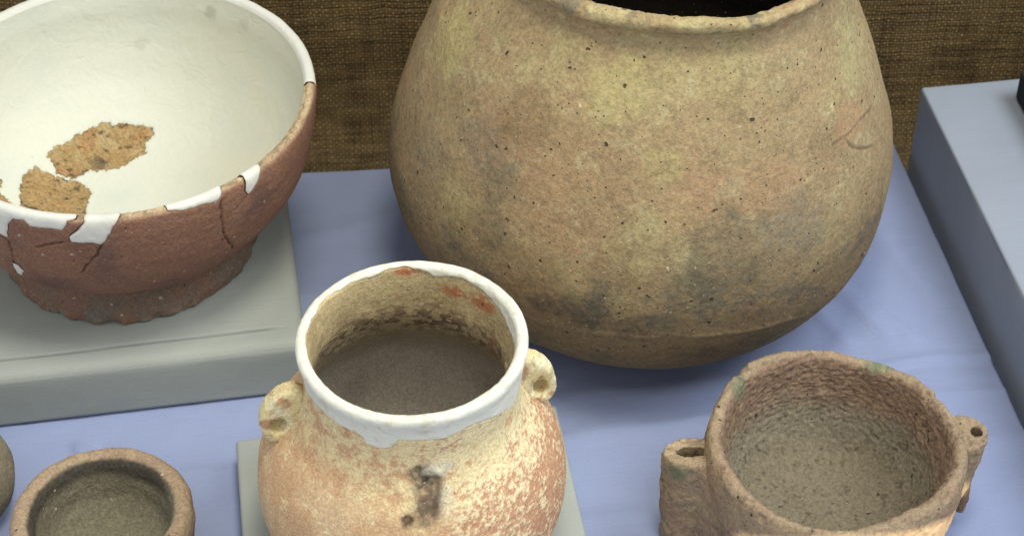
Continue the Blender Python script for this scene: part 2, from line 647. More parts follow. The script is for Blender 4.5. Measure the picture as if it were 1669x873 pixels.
EPS = 0.0012
R1 = math.radians(9.4)
fr = np.array([-0.1945, 1.1558])                    # front right bottom corner
e1 = np.array([math.cos(R1), math.sin(R1)])
p = fr - e1 * 0.42
block('plinth', 'sage green cloth covered block under the white lined bowl', (p[0], p[1], EPS), R1,
      0.45, 0.28, 0.055, M_SAGE, 0.009, 0.0215, 11)
R2 = math.radians(8.6)
e2 = np.array([math.cos(R2), math.sin(R2)])
f2 = np.array([-math.sin(R2), math.cos(R2)])
p = np.array([-0.2160, 1.0800]) - f2 * 0.24
block('plinth', 'pale sage cloth covered block under the jar with the white plaster rim', (p[0], p[1], EPS), R2,
      0.254, 0.24, 0.03, M_SAGE2, 0.004, None, 12)
p = np.array([0.3712, 1.4705])
R3 = math.radians(8.4)
e3 = np.array([math.cos(R3), math.sin(R3)])
f3 = np.array([-math.sin(R3), math.cos(R3)])
q = p - f3 * 0.60
gb = block('plinth', 'tall blue grey block beside the lavender platform at the right', (q[0], q[1], -0.05), R3,
           0.40, 0.60, 0.128, M_GREY, 0.0025, None, 13)
q2 = np.array([0.4530, 1.4522])
q2 = q2 - f3 * 0.12
block('dark_block', 'small charcoal block on the blue grey plinth, cut by the right edge', (q2[0], q2[1], 0.0785), R3,
      0.12, 0.12, 0.030, M_DARK, 0.002, None, 14, cat='display block')


# ------------------------------------------------------------------ big jar
JAR = (0.1153, 1.3130, 0.0)
jar_t = thing('storage_jar', 'large tan round jar with a wide dark mouth, biggest of the pots', 'jar', JAR)
M_JAR = clay('tan_clay', grain=0.17, fine=560,
             pits=((85, 0.15, 0.40), (150, 0.20, 0.30), (330, 0.24, 0.16)),
             specks=((60, 0.10, 0.12, (0.62, 0.55, 0.36)), (240, 0.24, 0.10, (0.46, 0.40, 0.25)), (420, 0.3, 0.18, (0.44, 0.38, 0.24))), bump=0.0013)
JAR_PROF = [(0.0, 0.0035), (0.05, 0.0), (0.097, 0.0020), (0.136, 0.017), (0.158, 0.034), (0.182, 0.060), (0.198, 0.088),
            (0.2050, 0.116), (0.2072, 0.144), (0.2035, 0.174), (0.193, 0.208), (0.181, 0.240), (0.169, 0.270), (0.1555, 0.297),
            (0.1440, 0.316), (0.1362, 0.328), (0.1332, 0.336), (0.1350, 0.3435), (0.1412, 0.3500),
            (0.1420, 0.3560), (0.1375, 0.3592), (0.1305, 0.3570), (0.1255, 0.348), (0.1248, 0.338), (0.1290, 0.326), (0.1420, 0.306),
            (0.160, 0.272), (0.174, 0.236), (0.186, 0.190), (0.196, 0.144), (0.188, 0.096), (0.160, 0.050), (0.10, 0.020), (0.0, 0.014)]
JAR_MARK = [[(0.126, -0.1244, 0.237), (0.1354, -0.1143, 0.2359), (0.1419, -0.1062, 0.2346), (0.1488, -0.0955, 0.2359), (0.1629, -0.0703, 0.2309)],
    [(0.1365, -0.1137, 0.2347), (0.1413, -0.1116, 0.226), (0.1481, -0.1065, 0.2187), (0.1571, -0.0967, 0.2113), (0.1638, -0.088, 0.2064)]]
JAR_BLOBS = [((-0.1399, -0.1239, 0.2405), (0.026, 0.026, 0.0234), (0.2, 0.185, 0.15), 0.55, 60),
    ((-0.124, -0.1471, 0.2233), (0.024, 0.024, 0.0216), (0.15, 0.135, 0.095), 0.55, 61),
    ((0.0418, -0.1942, 0.1855), (0.04, 0.04, 0.036000000000000004), (0.15, 0.135, 0.095), 0.65, 62),
    ((0.0995, -0.1667, 0.1917), (0.034, 0.034, 0.030600000000000002), (0.2, 0.185, 0.15), 0.6, 63),
    ((-0.0613, -0.2008, 0.1354), (0.022, 0.022, 0.019799999999999998), (0.075, 0.07, 0.06), 0.75, 64),
    ((-0.0895, -0.1911, 0.1354), (0.016, 0.016, 0.014400000000000001), (0.075, 0.07, 0.06), 0.7, 65),
    ((0.0197, -0.2035, 0.1626), (0.026, 0.026, 0.0234), (0.15, 0.135, 0.095), 0.6, 66),
    ((-0.0399, -0.1998, 0.1778), (0.025, 0.025, 0.022500000000000003), (0.25, 0.175, 0.095), 0.5, 67),
    ((0.1406, -0.1037, 0.242), (0.022, 0.022, 0.019799999999999998), (0.43, 0.265, 0.155), 0.7, 68),
    ((0.0126, -0.1838, 0.2309), (0.03, 0.03, 0.027), (0.43, 0.265, 0.155), 0.5, 69),
    ((-0.1036, -0.1369, 0.274), (0.028, 0.028, 0.0252), (0.25, 0.175, 0.095), 0.65, 70),
    ((-0.1638, -0.0497, 0.2828), (0.035, 0.035, 0.03150000000000001), (0.5, 0.44, 0.2), 0.6, 71),
    ((-0.0036, -0.1743, 0.2574), (0.018, 0.018, 0.0162), (0.5, 0.44, 0.2), 0.6, 72),
    ((-0.0421, -0.1472, 0.3045), (0.028, 0.028, 0.0252), (0.5, 0.44, 0.2), 0.5, 73),
    ((0.1432, -0.0652, 0.2827), (0.035, 0.035, 0.03150000000000001), (0.46, 0.42, 0.22), 0.6, 74),
    ((-0.1594, -0.1323, 0.1866), (0.028, 0.028, 0.0252), (0.5, 0.44, 0.2), 0.35, 75),
    ((0.0776, -0.1634, 0.2307), (0.03, 0.03, 0.027), (0.43, 0.265, 0.155), 0.4, 76),
    ((-0.1312, -0.1591, 0.1853), (0.022, 0.022, 0.019799999999999998), (0.15, 0.135, 0.095), 0.5, 77),
    ((-0.02, -0.2, 0.125), (0.02, 0.02, 0.018000000000000002), (0.075, 0.07, 0.06), 0.55, 78),
    ((-0.1797, -0.0939, 0.2041), (0.03, 0.03, 0.027), (0.2, 0.185, 0.15), 0.35, 79)]


JAR_LEAN = ([0, .04, .08, .12, .16, .20, .24, .28, .30, .32, .34, .365],
            [.001, -.0015, -.0065, -.0095, -.0100, -.0090, -.0080, -.0080, -.004, .003, .008, .0115])


def jar_warp(P):
    z = np.clip(P[..., 2], 0, 1)
    P = P.copy()
    P[..., 0] += np.interp(z, JAR_LEAN[0], JAR_LEAN[1])
    th = np.arctan2(P[..., 1], P[..., 0])
    # rim dips and swells by hand
    top = sstep(0.32, 0.355, z)
    P[..., 2] += top * (0.0014 * np.sin(3 * th + 0.6) + 0.0010 * np.sin(7 * th) + 0.0008 * np.sin(13 * th + 1))
    return P


def build_jar():
    g = lathe(JAR_PROF, 0.0013, 1000, jar_warp)
    P, N, s = g['P'], g['N'], g['s']
    z = P[..., 2]
    h = 0.0016 * fbm(P, 11, 1, 3) + 0.00055 * fbm(P, 45, 2, 3) + 0.00022 * fbm(P, 220, 3, 2)
    lip = np.exp(-((z - 0.356) / 0.009)**2)
    h = h + lip * (0.0014 * fbm(P, 110, 5, 3) - 0.0022 * np.clip(fbm(P, 60, 6, 2) - 0.25, 0, 1))
    # raised scar where the base was scraped
    th = g['th']
    zr = np.interp(th, [-PI, -2.1, -1.8, -1.5, -1.23, -1.0, -0.7, -0.4, PI], [.100, .112, .1135, .115, .106, .099, .075, .060, .060]) + 0.0020 * gn(P, 30, 8)
    outer = sstep(JAR_LIP[0], JAR_LIP[0] - 0.02, s)
    ridge = np.exp(-((z - zr) / 0.0028)**2) * outer * sstep(-0.5, 0.2, gn(P, 14, 61))
    h = h + 0.0011 * ridge - 0.0008 * sstep(0.004, -0.010, z - zr) * sstep(-0.05, -0.02, z - zr) * outer
    mark = np.full(z.shape, 1.0)
    for pl in JAR_MARK:
        mark = np.minimum(mark, line_dist(P, pl))
    mk = np.exp(-(mark / 0.0011)**2)
    h = h - 0.0010 * mk + 0.0003 * np.exp(-((mark - 0.0024) / 0.001)**2)
    # pigment
    big, mid, sm = fbm(P, 9, 21, 3), fbm(P, 38, 22, 3), fbm(P, 150, 23, 3)
    Pv = P * np.array([1, 1, 0.35])
    stk = fbm(Pv, 110, 24, 3)
    c = np.empty(P.shape)
    c[:] = (0.385, 0.290, 0.165)
    c = mixc(c, (0.42, 0.345, 0.180), sstep(0.02, 0.62, big + 0.45 * mid))
    c = mixc(c, (0.41, 0.272, 0.158), sstep(0.0, 0.6, fbm(P, 12, 31, 3) + 0.3 * mid) * 0.75)
    vf = fbm(P, 340, 25, 3, 0.7)
    c = mixc(c, (0.50, 0.435, 0.255), sstep(0.10, 0.55, mid * 0.6 + sm * 0.6 + vf * 0.6) * 0.75)
    c = mixc(c, (0.22, 0.17, 0.10), sstep(0.12, 0.5, fbm(P, 60, 26, 3) * 0.6 - sm * 0.3 + vf * 0.8) * 0.45)
    c = mixc(c, (0.26, 0.195, 0.110), sstep(0.15, 0.6, fbm(P, 26, 33, 4) * 0.8 + sm * 0.45) * 0.6)
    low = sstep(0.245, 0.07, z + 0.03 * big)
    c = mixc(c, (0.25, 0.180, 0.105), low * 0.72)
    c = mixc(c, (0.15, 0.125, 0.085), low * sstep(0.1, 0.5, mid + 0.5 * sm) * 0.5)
    for (bc, br, colr, amt, sd) in JAR_BLOBS:
        k = blob(P, bc, br, sd, 0.5, 55)
        c = mixc(c, colr, k * amt * np.clip(0.75 + 0.5 * sm + 0.4 * mid, 0, 1))
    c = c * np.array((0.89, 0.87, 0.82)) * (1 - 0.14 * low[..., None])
    soot = np.exp(-((z - 0.140 - 0.02 * big) / 0.022)**2) * sstep(-0.12, 0.4, fbm(P, 30, 71, 4) + 0.5 * sm) * (th < -0.4)
    c = mixc(c, (0.115, 0.105, 0.085), soot * 0.6)
    scar = ridge
    c = mixc(c, (0.44, 0.32, 0.175), scar * 0.5 * sstep(-0.3, 0.3, mid))  # highlight along the ridge put into the colour
    c = mixc(c, (0.46, 0.39, 0.20), lip * sstep(-0.1, 0.4, fbm(P, 30, 41, 3)) * 0.8)
    c = mixc(c, (0.16, 0.14, 0.10), lip * sstep(0.15, 0.45, fbm(P, 55, 42, 3)) * 0.8)
    c = mixc(c, (0.13, 0.09, 0.055), mk * 0.85)
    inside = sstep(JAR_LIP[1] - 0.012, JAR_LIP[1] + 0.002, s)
    c = mixc(c, (0.030, 0.024, 0.018), inside)  # near black stands in for the shade inside the jar
    P2 = P + N * h[..., None]
    lim = int(np.argmin(np.abs(s[:, 0] - JAR_LIP[0])))
    lim2 = int(np.argmin(np.abs(s[:, 0] - JAR_LIP[1])))
    n = P.shape[1]
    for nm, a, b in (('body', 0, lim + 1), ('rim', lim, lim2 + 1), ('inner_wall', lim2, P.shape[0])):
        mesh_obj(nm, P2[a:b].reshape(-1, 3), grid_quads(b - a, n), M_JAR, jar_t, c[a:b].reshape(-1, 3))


_pf, _ss = smooth_profile(JAR_PROF, 0.0013)
_i = int(np.argmax(_pf[:, 1]))
JAR_LIP = (float(_ss[np.where((_pf[:, 1] > 0.341) & (np.arange(len(_pf)) < _i))[0][0]]),
           float(_ss[np.where((_pf[:, 1] < 0.348) & (np.arange(len(_pf)) > _i))[0][0]]))
build_jar()

# ------------------------------------------------------------------ white lined bowl
BOWL = (-0.3215, 1.2870, 0.0562 + EPS)
bowl_t = thing('bowl', 'large red clay bowl restored with white plaster lining', 'bowl', BOWL)
M_RED = clay('red_brown_clay', grain=0.20, fine=850, pits=((140, 0.14, 0.20),),
             specks=((130, 0.20, 0.36, (0.48, 0.40, 0.30)), (250, 0.22, 0.35, (0.38, 0.29, 0.21))), bump=0.0009)
M_SHERD = clay('ochre_clay', grain=0.25, fine=700, pits=((330, 0.22, 0.2),),
               specks=((260, 0.15, 0.2, (0.5, 0.4, 0.25)),), bump=0.0012)
BOWL_OUT = [(0.0985, 0.026), (0.1025, 0.033), (0.1135, 0.042), (0.1310, 0.059), (0.1450, 0.081), (0.1525, 0.104),
            (0.1562, 0.128), (0.1575, 0.146), (0.1572, 0.156), (0.1550, 0.1596), (0.1505, 0.1596), (0.1478, 0.1565)]
BOWL_IN = [(0.1478, 0.1565), (0.1475, 0.140), (0.1465, 0.118), (0.1405, 0.094), (0.1280, 0.070), (0.1060, 0.050),
           (0.0740, 0.036), (0.0360, 0.0305), (0.0, 0.030)]
FOOT = [(0.085, 0.0), (0.1040, 0.0), (0.1062, 0.003), (0.1055, 0.010), (0.1028, 0.018), (0.1005, 0.026), (0.0985, 0.034)]
BOWL_C = (0.008, -0.005)        # rim centre against the foot


def bowl_warp(P):
    P = P.copy()
    u = sstep(0.02, 0.16, P[..., 2])
    P[..., 0] += BOWL_C[0] * u
    P[..., 1] += BOWL_C[1] * u
    return P


# white fills on the outer wall and lip: polygons in (theta * 0.15, arc length)
FILL_POLY = [[(-0.6, 0.17), (-0.6, 0.146), (-0.42, 0.144), (-0.35, 0.13), (-0.3058, 0.1242), (-0.2995, 0.1231), (-0.2953, 0.1374), (-0.2911, 0.1462), (-0.2817, 0.1473), (-0.2775, 0.1418), (-0.2649, 0.1429), (-0.2534, 0.1429), (-0.2513, 0.1451), (-0.2492, 0.1517), (-0.245, 0.1528), (-0.2429, 0.155), (-0.2435, 0.17)],
    [(-0.2372, 0.17), (-0.2377, 0.1605), (-0.2377, 0.1561), (-0.2367, 0.1517), (-0.2419, 0.144), (-0.2492, 0.1363), (-0.2482, 0.1308), (-0.2377, 0.1308), (-0.2335, 0.1308), (-0.2272, 0.1286), (-0.2241, 0.1341), (-0.2199, 0.1396), (-0.2147, 0.1506), (-0.2115, 0.1561), (-0.2118, 0.17)],
    [(-0.18, 0.17), (-0.178, 0.155), (-0.178, 0.1528), (-0.1676, 0.1495), (-0.1529, 0.1484), (-0.1393, 0.1462), (-0.1361, 0.1517), (-0.134, 0.1594), (-0.134, 0.17)],
    [(-0.115, 0.17), (-0.1152, 0.1572), (-0.1152, 0.1517), (-0.1162, 0.1429), (-0.1141, 0.1374), (-0.11, 0.1385), (-0.1047, 0.144), (-0.1005, 0.1517), (-0.0974, 0.1583), (-0.097, 0.17)],
    [(-0.3026, 0.0902), (-0.2974, 0.0891), (-0.2953, 0.0814), (-0.3, 0.0671), (-0.3058, 0.0682), (-0.3037, 0.0836)],
    [(0.0115, 0.17), (0.0115, 0.149), (0.06, 0.15), (0.2, 0.151), (0.6, 0.15), (0.6, 0.17)]]
SHERD_POLY = [[(-0.0786, 0.0562), (-0.0724, 0.0688), (-0.0621, 0.0768), (-0.0545, 0.085), (-0.0445, 0.0931), (-0.0369, 0.0987), (-0.0283, 0.0992), (-0.026, 0.0964), (-0.0217, 0.1009), (-0.0073, 0.0996), (-0.0014, 0.0977), (0.0086, 0.0973), (0.0113, 0.0904), (0.0094, 0.0851), (0.0047, 0.0811), (0.0057, 0.0711), (-0.0033, 0.0636), (-0.015, 0.0528), (-0.0276, 0.05), (-0.0393, 0.0472), (-0.0462, 0.0439), (-0.0503, 0.0371), (-0.0583, 0.0392), (-0.0665, 0.0406), (-0.0707, 0.0521)],
    [(-0.0658, 0.0375), (-0.0711, 0.0392), (-0.0797, 0.0417), (-0.0843, 0.0449), (-0.0858, 0.0394), (-0.0929, 0.0302), (-0.0929, 0.0165), (-0.0911, 0.0013), (-0.0876, -0.0264), (-0.045, -0.03), (-0.0351, -0.0105), (-0.036, 0.0162), (-0.033, 0.0218), (-0.0387, 0.029), (-0.0446, 0.0339), (-0.0514, 0.0357)],
    [(-0.1116, 0.0181), (-0.1099, 0.0145), (-0.1075, 0.0024), (-0.1032, -0.0015), (-0.0964, -0.0063), (-0.1, -0.03), (-0.135, -0.03), (-0.135, 0.02)]]
LINING_SPOTS = [((0.0665, 0.1313, 0.1395), (0.008, 0.006, 0.008), 0.45), ((0.097, 0.113, 0.1396), (0.006, 0.006, 0.006), 0.3), ((0.0008, 0.1385, 0.1019), (0.007, 0.007, 0.007), 0.2)]
CRACKS = [[(-0.0067, -0.1603, 0.1379), (-0.0199, -0.1586, 0.1335), (-0.034, -0.1549, 0.1269)],
    [(0.016, -0.1607, 0.1335), (0.0122, -0.1599, 0.1248), (0.0014, -0.1573, 0.1106), (-0.0047, -0.1541, 0.0999)],
    [(0.1033, -0.1306, 0.151), (0.1019, -0.1292, 0.1346), (0.1014, -0.1257, 0.1172), (0.1021, -0.122, 0.1062), (0.1045, -0.1083, 0.0841)],
    [(0.1201, -0.1134, 0.1412), (0.112, -0.1208, 0.1357)],
    [(-0.0634, -0.1437, 0.128), (-0.0576, -0.1462, 0.1258), (-0.0567, -0.1448, 0.115), (-0.0594, -0.1389, 0.0967)],
    [(-0.0647, -0.1207, 0.0669), (-0.0594, -0.1176, 0.0598)]]
BOWL_CHIP = []


def build_bowl():
    g = lathe(BOWL_OUT, 0.0011, 900, bowl_warp)
    P, N = g['P'], g['N']
    n0, n1 = P.shape[:2]
    u = (g['th'] * 0.15 + 0.0012 * fbm(P, 120, 3, 3)).ravel()
    v = (g['s'] + 0.0010 * fbm(P, 130, 4, 3)).ravel()
    f = np.full(u.shape, -1.0)
    for pl in FILL_POLY:
        f = np.maximum(f, poly_sdf(u, v, pl))
    T = to_tris(grid_quads(n0, n1))
    table = np.concatenate([P.reshape(-1, 3), N.reshape(-1, 3), g['th'].reshape(-1, 1), g['s'].reshape(-1, 1)], 1)
    s_lip = 0.152
    # clay wall
    V, TT, ff = clip_tris(table, T, -f)
    p, n, s = V[:, :3], V[:, 3:6], V[:, 7]
    h = 0.0010 * fbm(p, 14, 5, 3) + 0.00022 * fbm(p, 70, 6, 3) + 0.00015 * fbm(p, 260, 7, 2)
    zz = p * np.array([0.25, 0.25, 1.0])
    h = h + 0.0003 * fbm(zz, 120, 8, 2)                       # wheel lines
    lip = sstep(S_LIP - 0.004, S_LIP + 0.002, s)
    h = (h + lip * (0.0014 * fbm(p, 130, 9, 3) - 0.0008)) * sstep(S_MAX + 0.0005, S_MAX - 0.002, s)
    cr = np.full(len(p), 1.0)
    for pl in CRACKS:
        cr = np.minimum(cr, line_dist(p + 0.0012 * np.stack([fbm(p, 150, 91), fbm(p, 150, 92), fbm(p, 150, 93)], -1), pl))
    ck = np.exp(-(cr / 0.0009)**2)
    h = h - 0.0018 * ck
    h = h - 0.0010 * (1 - sstep(0, 0.0014, ff))
    c = np.empty(p.shape)
    c[:] = (0.265, 0.142, 0.090)
    c = mixc(c, (0.160, 0.095, 0.076), sstep(0.0, 0.5, fbm(p, 16, 11, 3)) * 0.8)
    c = mixc(c, (0.245, 0.125, 0.078), sstep(0.1, 0.6, fbm(p, 22, 12, 3)) * 0.7)
    c = mixc(c, (0.26, 0.165, 0.105), sstep(0.25, 0.6, fbm(zz, 140, 13, 3)) * 0.35)
    c = mixc(c, (0.17, 0.105, 0.085), sstep(0.055, 0.03, p[:, 2] + 0.004 * fbm(p, 60, 14)) * 0.6)
    c = mixc(c, (0.52, 0.40, 0.24), lip * (0.65 + 0.4 * sstep(-0.2, 0.3, fbm(p, 70, 15, 3))))
    c = mixc(c, (0.20, 0.14, 0.085), lip * sstep(0.1, 0.5, fbm(p, 160, 16, 2)) * 0.6)
    c = mixc(c, (0.055, 0.036, 0.026), ck * 0.85)
    mesh_obj('wall', p + n * h[:, None], TT, M_RED, bowl_t, c)
    # plaster fills: one part per polygon
    for k, pl in enumerate(FILL_POLY):
        fk = poly_sdf(u, v, pl)
        V, TT, ff = clip_tris(table, T, fk)
        if not len(TT):
            continue
        p, n = V[:, :3], V[:, 3:6]
        hh = (0.0006 * sstep(0, 0.002, ff) - 0.0003 + 0.0006 * fbm(p, 25, 31, 2) + 0.0002 * fbm(p, 120, 32, 2)) * sstep(S_MAX, S_MAX - 0.003, V[:, 7])
        c = np.empty(p.shape)
        c[:] = (0.70, 0.69, 0.61)
        c = mixc(c, (0.50, 0.49, 0.43), sstep(0.1, 0.7, fbm(p, 30, 33, 3)) * 0.35)
        c = mixc(c, (0.34, 0.25, 0.17), (1 - sstep(0, 0.0011, ff)) * 0.6)
        mesh_obj('plaster_fill', p + n * hh[:, None], TT, M_PLASTER, bowl_t, c)
    # lining and the sherds that show through it
    g = lathe(BOWL_IN, 0.0011, 860, bowl_warp)
    P, N = g['P'], g['N']
    stot = g['s'].max()
    rho = (stot - g['s'])
    px = rho * np.cos(g['th'])
    py = rho * np.sin(g['th'])
    rg = sstep(-0.0015, 0.003, 0.0)
    wob = 0.0016 * fbm(P, 90, 41, 3) + 0.0026 * fbm(P, 300, 42, 3)
    wob2 = 0.0016 * fbm(P, 90, 43, 3) + 0.0026 * fbm(P, 300, 44, 3)
    f = np.full(px.size, -1.0)
    sd = []
    for pl in SHERD_POLY:
        k = poly_sdf((px + wob).ravel(), (py + wob2).ravel(), pl)
        sd.append(k)
        f = np.maximum(f, k)
    T = to_tris(grid_quads(*P.shape[:2]))
    table = np.concatenate([P.reshape(-1, 3), N.reshape(-1, 3), g['s'].reshape(-1, 1)], 1)
    V, TT, ff = clip_tris(table, T, -f)
    p, n = V[:, :3], V[:, 3:6]
    h = 0.0010 * sstep(0, 0.0016, ff) * sstep(0.0, 0.02, V[:, 6]) + (0.0012 * fbm(p, 9, 51, 2) + 0.0002 * fbm(p, 50, 52, 2)) * sstep(0.0, 0.02, V[:, 6])
    sc = fbm(p * np.array([0.35, 0.35, 1.3]), 60, 58, 2)
    h = h - 0.0005 * np.exp(-(sc / 0.03)**2) * sstep(0.25, 0.5, fbm(p, 16, 59, 2))
    c = np.empty(p.shape)
    c[:] = (0.70, 0.705, 0.60)
    c = mixc(c, (0.64, 0.605, 0.47), sstep(0.0, 0.12, p[:, 0] + 0.02 * fbm(p, 15, 53, 3)) * 0.6)  # shade of the right side put into the colour
    c = mixc(c, (0.60, 0.635, 0.56), sstep(0.0, 0.6, fbm(p, 12, 54, 3)) * 0.5)
    for bc, br, a in LINING_SPOTS:
        c = mixc(c, (0.36, 0.35, 0.28), blob(p, bc, br, 5, 0.5, 120) * a)
    mesh_obj('plaster_lining', p + n * h[:, None], TT, M_PLASTER, bowl_t, c)
    for k in sd:
        V, TT, ff = clip_tris(table, T, k)
        if not len(TT):
            continue
        p, n = V[:, :3], V[:, 3:6]
        h = -0.0003 + 0.0009 * fbm(p, 130, 61, 3) + 0.0004 * fbm(p, 400, 62, 2) + 0.0006 * (1 - sstep(0, 0.002, ff))
        c = np.empty(p.shape)
        c[:] = (0.385, 0.255, 0.115)
        c = mixc(c, (0.43, 0.315, 0.16), sstep(-0.1, 0.4, fbm(p, 50, 63, 3)))
        c = mixc(c, (0.40, 0.215, 0.095), sstep(0.1, 0.5, fbm(p, 40, 64, 3)) * 0.7)
        c = mixc(c, (0.25, 0.185, 0.105), sstep(0.0, 0.45, fbm(p, 60, 65, 3) + 10 * (p[:, 1] * -0.35 + p[:, 0] * 0.4 - 0.03)) * 0.55)
        c = mixc(c, (0.10, 0.075, 0.045), sstep(0.28, 0.5, fbm(p * np.array([0.6, 1, 1]), 210, 66, 3)) * 0.8)
        c = mixc(c, (0.13, 0.105, 0.07), blob(p, (-0.033, 0.058, 0.033), (0.008, 0.008, 0.01), 8, 0.6, 150) * 0.7)
        mesh_obj('clay_sherd', p + n * h[:, None], TT, M_SHERD, bowl_t, c)
    # foot ring, broken at its lower edge
    g = lathe(FOOT, 0.0011, 640)
    P, N = g['P'], g['N']
    thf = g['th']
    h = 0.0016 * fbm(P, 35, 71, 3) + 0.0006 * fbm(P, 120, 72, 3)
    edge = np.exp(-((P[..., 2] - 0.0025) / 0.005)**2)
    rag = fbm(np.stack([np.cos(thf), np.sin(thf), 0 * thf], -1) * 0.1, 75, 73, 4)
    h = h + edge * 0.0042 * rag
    c = np.empty(P.shape)
    c[:] = (0.215, 0.125, 0.088)
    c = mixc(c, (0.175, 0.140, 0.105), sstep(-0.2, 0.3, fbm(P, 35, 74, 3)) * 0.75)
    c = mixc(c, (0.27, 0.215, 0.150), edge * sstep(0.0, 0.5, fbm(P, 70, 75, 3)) * 0.8)
    c = mixc(c, (0.15, 0.145, 0.12), blob(P, (0.0 - 0.012, -0.104, 0.008), (0.014, 0.02, 0.012), 3, 0.5, 90) * 0.7)
    mesh_obj('foot', (P + N * h[..., None]).reshape(-1, 3), grid_quads(*P.shape[:2]), M_RED, bowl_t, c.reshape(-1, 3))


_pf, _ss = smooth_profile(BOWL_OUT, 0.0011)
S_LIP = float(_ss[np.argmax(_pf[:, 1] > 0.1583)])
S_MAX = float(_ss[-1])

build_bowl()

# ------------------------------------------------------------------ jar with the plaster rim
SJ = (-0.0672, 0.9755, 0.0302 + EPS)
sj_t = thing('two_handled_jar', 'round orange and cream jar with white plaster rim and two small loop handles', 'jar', SJ)
M_SJ = clay('cream_slipped_clay', grain=0.20, fine=1000, pits=((170, 0.14, 0.14),),
            specks=((210, 0.17, 0.22, (0.74, 0.66, 0.42)),), bump=0.0009)
SJ_OUT = [(0.060, 0.0), (0.082, 0.012), (0.099, 0.034), (0.1085, 0.062), (0.1100, 0.086), (0.1055, 0.110), (0.0955, 0.130),
          (0.0820, 0.147), (0.0755, 0.164), (0.0743, 0.182), (0.0752, 0.196)]
SJ_RIM = [(0.0752, 0.196), (0.0765, 0.2015), (0.0778, 0.2065), (0.0772, 0.2100), (0.0742, 0.2112), (0.0712, 0.2095), (0.0702, 0.2055)]
SJ_IN = [(0.0702, 0.2055), (0.0688, 0.196), (0.0682, 0.184), (0.0690, 0.166), (0.0740, 0.148), (0.0850, 0.128), (0.0950, 0.108),
         (0.0995, 0.086), (0.0980, 0.062), (0.0880, 0.036), (0.062, 0.016), (0.0, 0.010)]


def sj_warp(P):
    P = P.copy()
    P[..., 0] -= 0.0042 * sstep(0.192, 0.150, P[..., 2])
    return P


def build_small_jar():
    prof = SJ_OUT + SJ_RIM[1:] + SJ_IN[1:]
    g = lathe(prof, 0.0009, 640, sj_warp)
    P, N, s, th = g['P'], g['N'], g['s'], g['th']
    pf, ss = smooth_profile(prof, 0.0009)
    itop = int(np.argmax(pf[:, 1]))
    s_top = ss[itop]
    d = s - s_top                              # < 0 outside, > 0 inside
    deg = np.degrees(th)
    lo = np.interp(deg, *RIM_OUT, period=360) + 0.0020 * fbm(P, 60, 3, 3)
    hi = np.interp(deg, *RIM_IN, period=360) + 0.0022 * fbm(P, 75, 4, 3)
    f = np.minimum(d + lo, hi - d)             # > 0 on the plaster
    table = np.concatenate([P.reshape(-1, 3), N.reshape(-1, 3), th.reshape(-1, 1), d.reshape(-1, 1)], 1)
    T = to_tris(grid_quads(*P.shape[:2]))
    V, TT, ff = clip_tris(table, T, f.ravel())
    p, n = V[:, :3], V[:, 3:6]
    h = 0.0006 * sstep(0, 0.0012, ff) + 0.0005 * fbm(p, 45, 5, 3) + 0.00018 * fbm(p, 240, 6, 2)
    drag = fbm(np.stack([np.arctan2(p[:, 1], p[:, 0]) * 0.02, p[:, 2], np.hypot(p[:, 0], p[:, 1])], -1), 420, 8, 2)
    h = h + 0.00022 * drag
    c = np.empty(p.shape)
    c[:] = (0.68, 0.675, 0.575)
    c = mixc(c, (0.58, 0.56, 0.46), sstep(0.0, 0.5, fbm(p, 45, 7, 3)) * 0.5)
    c = mixc(c, (0.52, 0.44, 0.31), sstep(0.22, 0.5, fbm(p, 110, 9, 3)) * 0.4)
    c = mixc(c, (0.50, 0.36, 0.22), (1 - sstep(0, 0.0009, ff)) * 0.5)
    mesh_obj('plaster_rim', p + n * h[:, None], TT, M_PLASTER, sj_t, c)
    V, TT, ff = clip_tris(table, T, -f.ravel())
    p, n, d = V[:, :3], V[:, 3:6], V[:, 7]
    sj_clay(p, n, d, TT, ff)


